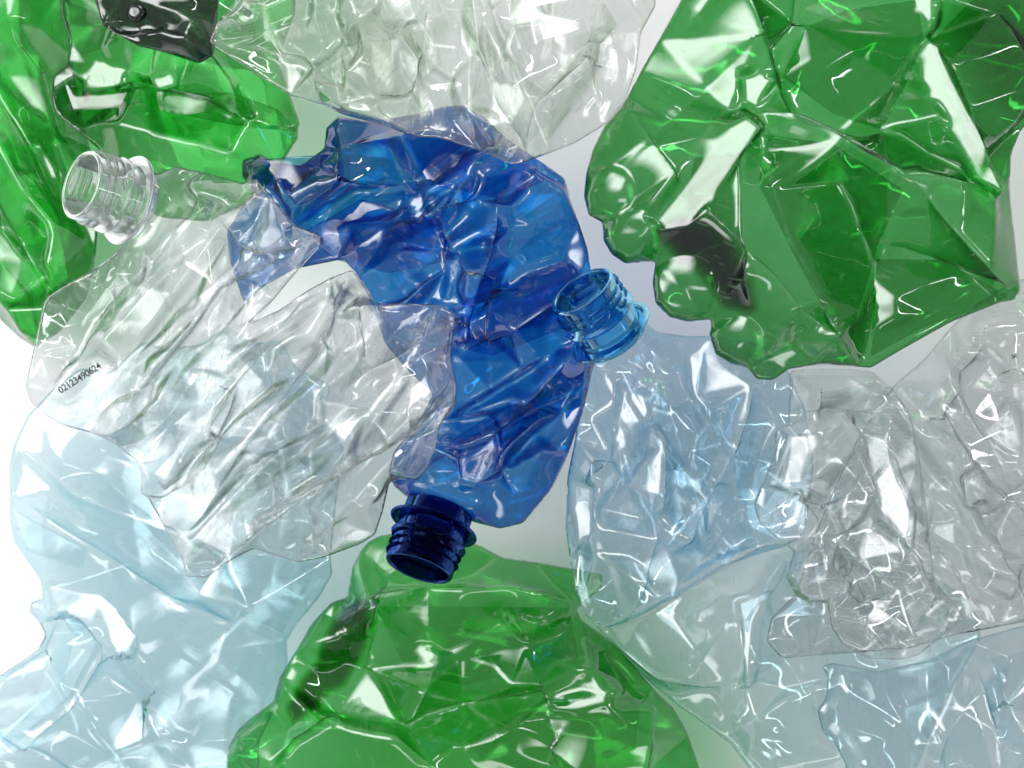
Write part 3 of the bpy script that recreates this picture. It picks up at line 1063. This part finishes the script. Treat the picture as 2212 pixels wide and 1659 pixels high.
for pi, poly in enumerate([
        [(1600, 1340), (1690, 1210), (1800, 1220), (1760, 1400), (1610, 1470)],
        [(1570, 1590), (1700, 1510), (1800, 1480), (1820, 1640), (1680, 1700)]]):
    flap(r, poly, 0.052, M["aqua"], 410 + pi, 1.0)

# --- pale aqua bottle in the bottom right corner
r = bottle("pale aqua crushed bottle filling the bottom corner beyond the faint aqua one", 2050, 1560, 0.0)
m = crushed_body("b13", [(1775, 1440), (1800, 1432), (1900, 1450), (2000, 1430), (2080, 1390), (2212, 1350), (2450, 1330), (2560, 1500), (2500, 1850), (2100, 1900), (1860, 1850),
                         (1830, 1700), (1826, 1650), (1806, 1610), (1776, 1580), (1766, 1535), (1784, 1505), (1788, 1460)], 0.066, T=34, L=110, fold=1.1, stretch=2.2, big=18, small=2.1, tiny=0.0, seed=97, fans=0, loose=2, spread=0.22, spacing=180, longs=2,
                 front=[([(2060, 1400), (2110, 1560), (2140, 1680)], 32, 24, 46), ([(2080, 1440), (2010, 1590), (1985, 1690)], 34, 24), ([(2230, 1420), (2150, 1520), (2220, 1640)], -26, 24),
                        ([(1790, 1460), (1920, 1450), (2050, 1420)], 20, 20)])
link("body", m, M["aqua2"], r)
for pi, poly in enumerate([
        [(1990, 1690), (2010, 1590), (2080, 1440), (2120, 1570), (2150, 1690)],
        [(2140, 1420), (2300, 1390), (2320, 1560), (2170, 1530)]]):
    flap(r, poly, 0.066, M["aqua2"], 420 + pi, 1.1)

# --- clear bottle at the right edge
r = bottle("clear crushed bottle cut off by the frame's right side, below the large green one", 2120, 1050, 0.0)
m = crushed_body("b11", [(1930, 830), (2000, 770), (2060, 700), (2110, 655), (2200, 600), (2400, 620), (2480, 800), (2500, 1100), (2400, 1330), (2212, 1345), (2150, 1355), (2060, 1372), (1960, 1400),
                         (1821, 1412), (1690, 1424), (1656, 1385), (1666, 1335), (1716, 1285), (1760, 1150), (1850, 950)], 0.080, T=34, L=110, fold=0.95, stretch=2.6, big=28, small=3.1, tiny=0.0, seed=103, spread=0.25, loose=5, spacing=165, soft=1, fans=0, longs=6,
                 shine=[([(2155, 740), (2195, 740), (2197, 802), (2157, 805)], 0.1), [(2050, 1030), (2110, 1010), (2120, 1080), (2070, 1095)]],
                 front=[([(2110, 690), (2000, 900), (2080, 1040), (2230, 1140)], 34, 26), ([(1970, 890), (2080, 1100), (2200, 1330)], 36, 24, 50), ([(2090, 1050), (2110, 1100), (2230, 1010)], -30, 22),
                        ([(2180, 660), (2160, 800), (2230, 900)], 30, 22), ([(2010, 1130), (2090, 1250), (2133, 1345)], -26, 22), ([(2050, 760), (2130, 920), (2212, 980)], -26, 26)])
link("body", m, M["clear_edge"], r)
for pi, poly in enumerate([
        [(1990, 900), (2110, 720), (2200, 700), (2212, 980), (2090, 1040)],
        [(2090, 1060), (2200, 1010), (2330, 1140), (2200, 1300)],
        [(1720, 1300), (1840, 1120), (1960, 1180), (2040, 1330), (1830, 1390)]]):
    flap(r, poly, 0.080, M["clear_edge"], 400 + pi, 0.95)
b11 = r

# --- light blue bottle with the blue neck
r = bottle("light blue crushed bottle with a bright blue threaded neck pointing at the deep blue one", 1450, 1000, 0.0)
nk, end, nb, el, Rn = build_neck(r, (1256, 626.5), (0.562, 0.827), 0.43, 78, 0.118, M["neck_blue"], ring_at=1.58, bead_at=0.96, slot0=0.5)
m = crushed_body("b8", [(1264, 778), (1329, 734), (1393, 692), (1420, 716), (1480, 726), (1540, 726), (1640, 740), (1700, 800), (1740, 880), (1760, 1000), (1740, 1150), (1696, 1180),
                        (1631, 1200), (1556, 1230), (1456, 1295), (1356, 1342), (1306, 1355), (1266, 1330), (1251, 1305), (1231, 1210), (1221, 1130), (1226, 1030), (1241, 955), (1256, 850)],
                 end.z, T=38, L=110, fold=1.2, stretch=2.6, big=22, small=2.8, tiny=0.0, seed=113, spread=0.18, loose=4, spacing=170, soft=1, fans=0, longs=4.5, cm=2.2, neck=(nb, (0.562, 0.827), Rn, el),
                 shine=[[(1230, 1035), (1290, 1045), (1285, 1150), (1237, 1195)], [(1335, 830), (1400, 850), (1402, 900), (1355, 960), (1335, 1015), (1318, 985)]],
                 front=[([(1350, 860), (1408, 950), (1402, 1080), (1390, 1150), (1345, 1335)], 38, 16, 44), ([(1425, 860), (1408, 945)], 26, 16), ([(1610, 830), (1560, 960), (1470, 1150), (1440, 1185)], 34, 22, 44),
                        ([(1240, 1020), (1290, 990), (1285, 1190)], 30, 24), ([(1340, 1335), (1460, 1280), (1560, 1215), (1650, 1180)], 28, 16, 34), ([(1525, 890), (1450, 1010), (1440, 1070)], -26, 24),
                        ([(1380, 790), (1330, 1010), (1300, 1100)], -24, 24), ([(1650, 900), (1600, 1080), (1500, 1220)], -24, 30)])
link("body", m, M["light_blue"], r)
for pi, poly in enumerate([
        [(1410, 880), (1530, 860), (1600, 850), (1520, 1060), (1420, 1180), (1395, 1060)],
        [(1440, 1180), (1560, 1020), (1690, 950), (1700, 1150), (1560, 1210)]]):
    flap(r, poly, end.z, M["light_blue"], 370 + pi, 1.2)

# --- large green bottle upper right
r = bottle("large green crushed bottle with scalloped base lobes, upper corner above the clear ones", 1800, 380, 0.0)
m = crushed_body("b9", [(1471, 0), (1426, 80), (1386, 150), (1351, 215), (1306, 270), (1281, 320), (1266, 375), (1261, 425), (1271, 465), (1301, 482), (1303, 520), (1321, 550), (1351, 570), (1386, 567), (1416, 565),
                        (1409, 610), (1416, 655), (1446, 685), (1486, 695), (1536, 690), (1533, 725), (1546, 765), (1581, 787), (1616, 795), (1636, 820), (1671, 822), (1706, 797), (1771, 787), (1846, 792), (1881, 795),
                        (1956, 750), (2056, 695), (2156, 655), (2191, 648), (2206, 625), (2196, 550), (2181, 400), (2186, 330), (2206, 280), (2300, 200), (2420, -100), (2300, -300), (1900, -320), (1560, -250)],
                 0.152, T=50, L=120, fold=-0.6, stretch=2.0, big=18, small=3, tiny=0.7, sizes=(150, 60, 22), seed=127, spread=0.3, backamp=0.5, fans=0, loose=0.6, spacing=230, soft=3, longs=0.4,
                 shine=[([(1600, 255), (1640, 290), (1565, 400), (1480, 500), (1430, 505), (1400, 480), (1480, 380), (1560, 280)], 0.5), ([(1990, 100), (2012, 100), (2065, 220), (2152, 420), (2140, 438), (2080, 400), (2030, 280), (1985, 180)], 0.48), [(1590, 170), (1625, 165), (1672, 180), (1625, 240), (1600, 230)], [(1930, -30), (1990, -30), (2005, 60), (1985, 85)]],
                 front=[([(1350, 240), (1390, 330), (1500, 470), (1610, 560), (1700, 680), (1870, 790)], 30, 16, 50), ([(1622, 660), (1608, 500), (1611, 320), (1640, 268)], 40, 24, 60),
                        ([(1640, 268), (1700, 280), (1900, 380), (2050, 430), (2150, 440)], 46, 30, 70), ([(2150, 440), (2185, 330)], 20, 22), ([(2000, 90), (2060, 250), (2150, 435)], 40, 40),
                        ([(2000, 90), (1905, 287)], -34, 30), ([(1905, 287), (1740, 240), (1680, 165)], -40, 30, 60), ([(1680, 170), (1620, 100), (1580, -20)], 34, 34), ([(1680, 170), (1670, 130), (1730, 60), (1735, -20)], -30, 24),
                        ([(1905, 287), (2000, 350), (2100, 400)], -30, 24), ([(2195, 640), (1990, 430), (1800, 300)], 32, 26, 50), ([(2195, 640), (2000, 570), (1900, 540)], -26, 30), ([(2195, 640), (1880, 790)], 20, 30),
                        ([(1846, 792), (1700, 500), (1650, 330)], 28, 26), ([(1846, 792), (1880, 600), (1800, 400)], -28, 34), ([(2130, 40), (2200, 200), (2140, 300)], 30, 24), ([(2000, 90), (1990, 0), (2010, -80)], 34, 26),
                        ([(1570, 250), (1480, 380), (1400, 510)], 30, 60)],
                 thick=[([(1425, 505), (1450, 488), (1480, 480), (1525, 485), (1572, 530), (1600, 600), (1614, 665), (1570, 652), (1535, 605), (1500, 565), (1475, 562), (1455, 530)], 24, 4.0), ([(2060, 40), (2150, -20), (2240, 100), (2190, 240), (2120, 200)], 45, 0.8)],
                 bumps=[(1310, 420, 58, 22), (1360, 520, 62, 22), (1475, 625, 72, 26), (1590, 745, 60, 20)])
link("body", m, M["green_right"], r)
for pi, poly in enumerate([
        [(1690, 165), (1740, 60), (1830, 20), (1980, 0), (1995, 90), (1950, 200), (1905, 280), (1800, 245)],
        [(1650, 290), (1800, 310), (1950, 410), (1900, 520), (1850, 690), (1838, 770), (1720, 560), (1640, 400)],
        [(2010, 90), (2100, 0), (2212, -50), (2300, 100), (2200, 270), (2150, 420), (2080, 300)],
        [(1500, 340), (1600, 330), (1605, 560), (1550, 520), (1480, 450)],
        [(1890, 560), (2040, 560), (2180, 640), (1990, 710), (1880, 770)]]):
    flap(r, poly, 0.152, M["green_right"], 380 + pi, -0.6)
# --- clear bottle right of centre, in front
r = bottle("clear crushed bottle with bulging base and moulded ring emblem, below the large green one", 1850, 1150, 0.0)
m = crushed_body("b10", [(1706, 799), (1800, 795), (1881, 799), (1930, 840), (1965, 892), (1975, 930), (1985, 990), (2006, 1130), (2021, 1255), (2056, 1295), (2088, 1337), (2031, 1380), (1986, 1415), (1956, 1425),
                         (1881, 1425), (1821, 1395), (1796, 1355), (1786, 1302), (1746, 1303), (1716, 1285), (1696, 1245), (1714, 1190), (1681, 1165), (1641, 1130), (1628, 1090), (1646, 1045), (1671, 980), (1676, 926),
                         (1701, 916), (1703, 880)], 0.140, T=40, L=90, fold=-0.95, stretch=2.0, big=18, small=2.1, tiny=0.0, seed=139, spread=0.25, loose=3, cm=2.2, spacing=165, soft=1, fans=0, longs=2.5,
                 shine=[[(1690, 930), (1760, 925), (1725, 1060), (1680, 1050)], [(1840, 920), (1900, 930), (1962, 1100), (1945, 1180), (1890, 1120)]],
                 front=[([(1690, 914), (1780, 903), (1970, 918)], -34, 14, 40), ([(1755, 920), (1715, 1040), (1640, 1110)], 28, 22), ([(1800, 905), (1840, 960), (1950, 1190)], 32, 20, 40),
                        ([(1714, 1190), (1720, 1060), (1790, 1080), (1890, 1290), (1880, 1425)], -30, 24), ([(1786, 1302), (1870, 1310), (1890, 1290)], -26, 20), ([(1985, 1170), (2020, 1250)], 22, 18),
                        ([(1950, 1190), (1990, 1300), (2085, 1337)], 28, 24), ([(1870, 1300), (1960, 1380)], 22, 20), ([(1710, 800), (1760, 860), (1900, 830), (1960, 890)], 18, 20)],
                 bumps=[(1765, 1245, 75, 30), (1680, 1090, 50, 14)])
link("body", m, M["clear_right"], r)
for pi, poly in enumerate([
        [(1720, 940), (1820, 920), (1950, 1180), (1890, 1280), (1790, 1080), (1730, 1050)],
        [(1800, 1310), (1890, 1300), (1980, 1400), (1890, 1415), (1820, 1380)],
        [(1715, 810), (1880, 810), (1950, 885), (1790, 895)]]):
    flap(r, poly, 0.140, M["clear_right"], 390 + pi, -0.9)
b10 = r

# --- clear bottle in front, left
r = bottle("clear crushed bottle with a clear threaded neck and printed number, lying over the blue ones", 520, 850, 0.0)
nk, end, nb, el, Rn = build_neck(r, (174, 398), (0.949, 0.316), 0.47, 80, 0.150, M["neck_clear"], ring_at=1.52, bead_at=1.0, slot0=1.0)
m = crushed_body("b5", [(321, 368), (340, 372), (380, 360), (440, 372), (525, 395), (555, 388), (575, 415), (645, 490), (697, 510), (695, 530), (650, 580), (590, 650), (535, 700), (600, 670), (670, 625), (715, 600), (760, 583),
                        (790, 615), (810, 655), (875, 655), (950, 658), (985, 680), (980, 720), (975, 770), (986, 830), (985, 870), (950, 920), (942, 965), (925, 1010), (900, 1037), (860, 1035), (840, 1045), (825, 1110),
                        (810, 1155), (780, 1175), (700, 1205), (640, 1217), (585, 1200), (545, 1187), (500, 1210), (445, 1250), (400, 1247), (392, 1210), (350, 1130), (320, 1075), (305, 1065), (307, 1025), (295, 995),
                        (250, 962), (200, 937), (135, 920), (100, 900), (65, 870), (52, 835), (75, 745), (95, 655), (105, 640), (165, 605), (210, 580), (250, 550), (273, 510), (297, 439)],
                 end.z, T=38, L=100, fold=-0.8, stretch=4.0, big=30, small=2.8, tiny=0.0, seed=151, spread=0.16, spacing=150, loose=4, soft=1, cm=2.7, fans=0, longs=6, neck=(nb, (0.949, 0.316), Rn, el), tilt=(0.0, -0.03),
                 shine=[([(112, 850), (150, 790), (225, 762), (258, 785), (225, 830), (150, 875)], 0.1), [(525, 545), (582, 533), (572, 562), (530, 582)], [(860, 690), (925, 680), (910, 705), (870, 708)], [(880, 830), (930, 810), (950, 850), (880, 900)]],
                 front=[([(640, 515), (480, 620), (400, 720), (240, 925)], 32, 20, 50), ([(560, 545), (430, 700), (330, 830), (205, 910)], -28, 24), ([(700, 640), (560, 740), (470, 830), (420, 960), (315, 1065)], -32, 26),
                        ([(755, 588), (740, 660), (735, 765)], 30, 20), ([(755, 588), (690, 720), (640, 800)], -24, 20), ([(755, 588), (800, 660), (815, 800)], 28, 24), ([(985, 700), (870, 790), (760, 840)], 28, 22),
                        ([(978, 800), (900, 880), (640, 1050), (480, 1180), (400, 1246)], 42, 16, 46), ([(940, 880), (760, 960), (600, 1060), (540, 1110)], -30, 24), ([(840, 1042), (720, 1110), (630, 1214)], 26, 20),
                        ([(505, 830), (460, 930), (440, 1000), (310, 1065)], 34, 18, 40), ([(360, 840), (290, 900), (215, 932)], 26, 18), ([(108, 640), (180, 602), (235, 640), (310, 600)], -22, 20),
                        ([(245, 590), (150, 760), (90, 765)], -24, 24), ([(440, 372), (430, 410), (520, 440), (575, 415)], 20, 16), ([(475, 430), (530, 520), (610, 530)], -24, 20), ([(430, 430), (335, 560), (320, 620)], 26, 20),
                        ([(540, 525), (620, 520), (697, 516)], 22, 18), ([(670, 740), (600, 860), (520, 960), (400, 1150)], 26, 22), ([(820, 820), (700, 900), (560, 980)], 22, 22)])
link("body", m, M["clear_left"], r)
for pi, poly in enumerate([
        [(560, 520), (640, 500), (690, 520), (560, 690), (450, 740), (430, 640)],
        [(740, 760), (815, 665), (970, 690), (965, 800), (820, 860)],
        [(440, 1000), (640, 860), (800, 880), (560, 1060), (335, 1075)]]):
    flap(r, poly, end.z, M["clear_left"], 340 + pi, -0.8)
b5 = r


# ------------------------------------------------------------------ printed codes and moulded emblem
def printed(key, parent, text, u, v, size_px, ang, squash=1.0, name="printed_code"):
    cu = bpy.data.curves.new("code", 'FONT')
    cu.body = text
    cu.size = 1.0
    cu.align_x = 'CENTER'
    cu.align_y = 'CENTER'
    cu.space_character = 0.96
    cu.offset = 0.022
    tmp = bpy.data.objects.new("code_tmp", cu)
    COL.objects.link(tmp)
    bpy.context.view_layer.update()
    me = bpy.data.meshes.new_from_object(tmp.evaluated_get(bpy.context.evaluated_depsgraph_get()))
    bpy.data.objects.remove(tmp)
    bpy.data.curves.remove(cu)
    ca, sa = math.cos(ang), math.sin(ang)
    b = bmesh.new()
    b.from_mesh(me)
    bmesh.ops.triangulate(b, faces=b.faces[:])
    bmesh.ops.subdivide_edges(b, edges=[e for e in b.edges if e.calc_length() > 0.25], cuts=1)
    for vt in b.verts:
        x, y = vt.co.x * size_px * squash, vt.co.y * size_px
        pu = u + x * ca + y * sa
        pv = v + x * sa - y * ca
        vt.co = Vector(on_body(key, pu, pv, 0.0006))
    b.to_mesh(me)
    b.free()
    o = link(name, me, M["ink"], parent)
    o["label"] = "dark ink-jet number printed on the bottle wall"
    return o


printed("b5", b5, "02123490624", 181, 817, 21, -0.57, 0.93)
printed("b3", b3, "3703", 535, 33, 19, 0.62, 0.75)
printed("b11", b11, "26", 2174, 770, 13, 1.35, 0.9)

# moulded ring emblem on the clear bottle
ringv, ringf = [], []
for (rad, n, a0, a1, cxo, cyo) in ((26, 40, 0, 2 * math.pi, 0, 0), (13, 3, 0.3, 0.3 + 2 * math.pi, 0, 0)):
    pts = [(1818 + cxo + rad * math.cos(a0 + (a1 - a0) * i / n), 1213 + cyo + rad * math.sin(a0 + (a1 - a0) * i / n)) for i in range(n)]
    if n == 3:
        q = []
        for i in range(3):
            a, b = pts[i], pts[(i + 1) % 3]
            q += [(a[0] + (b[0] - a[0]) * f / 6, a[1] + (b[1] - a[1]) * f / 6) for f in range(6)]
        pts = q
    n = len(pts)
    st = len(ringv)
    for i in range(n):
        c = Vector(on_body("b10", pts[i][0], pts[i][1], 0.0001))
        tang = (Vector(on_body("b10", *pts[(i + 1) % n], 0.0001)) - Vector(on_body("b10", *pts[i - 1], 0.0001))).normalized()
        sd = tang.cross(Vector((0, 0, 1))).normalized()
        for k in range(6):
            an = 2 * math.pi * k / 6
            ringv.append(tuple(c + sd * math.cos(an) * 0.0004 + Vector((0, 0, 1)) * math.sin(an) * 0.0003))
    for i in range(n):
        j = (i + 1) % n
        for k in range(6):
            l = (k + 1) % 6
            ringf.append((st + i * 6 + k, st + j * 6 + k, st + j * 6 + l, st + i * 6 + l))
me = mesh_from_arrays("moulded_emblem", np.array(ringv), np.array(ringf))
o = link("moulded_emblem", me, M["neck_clear"], b10)
o["label"] = "small moulded ring with a triangle inside"
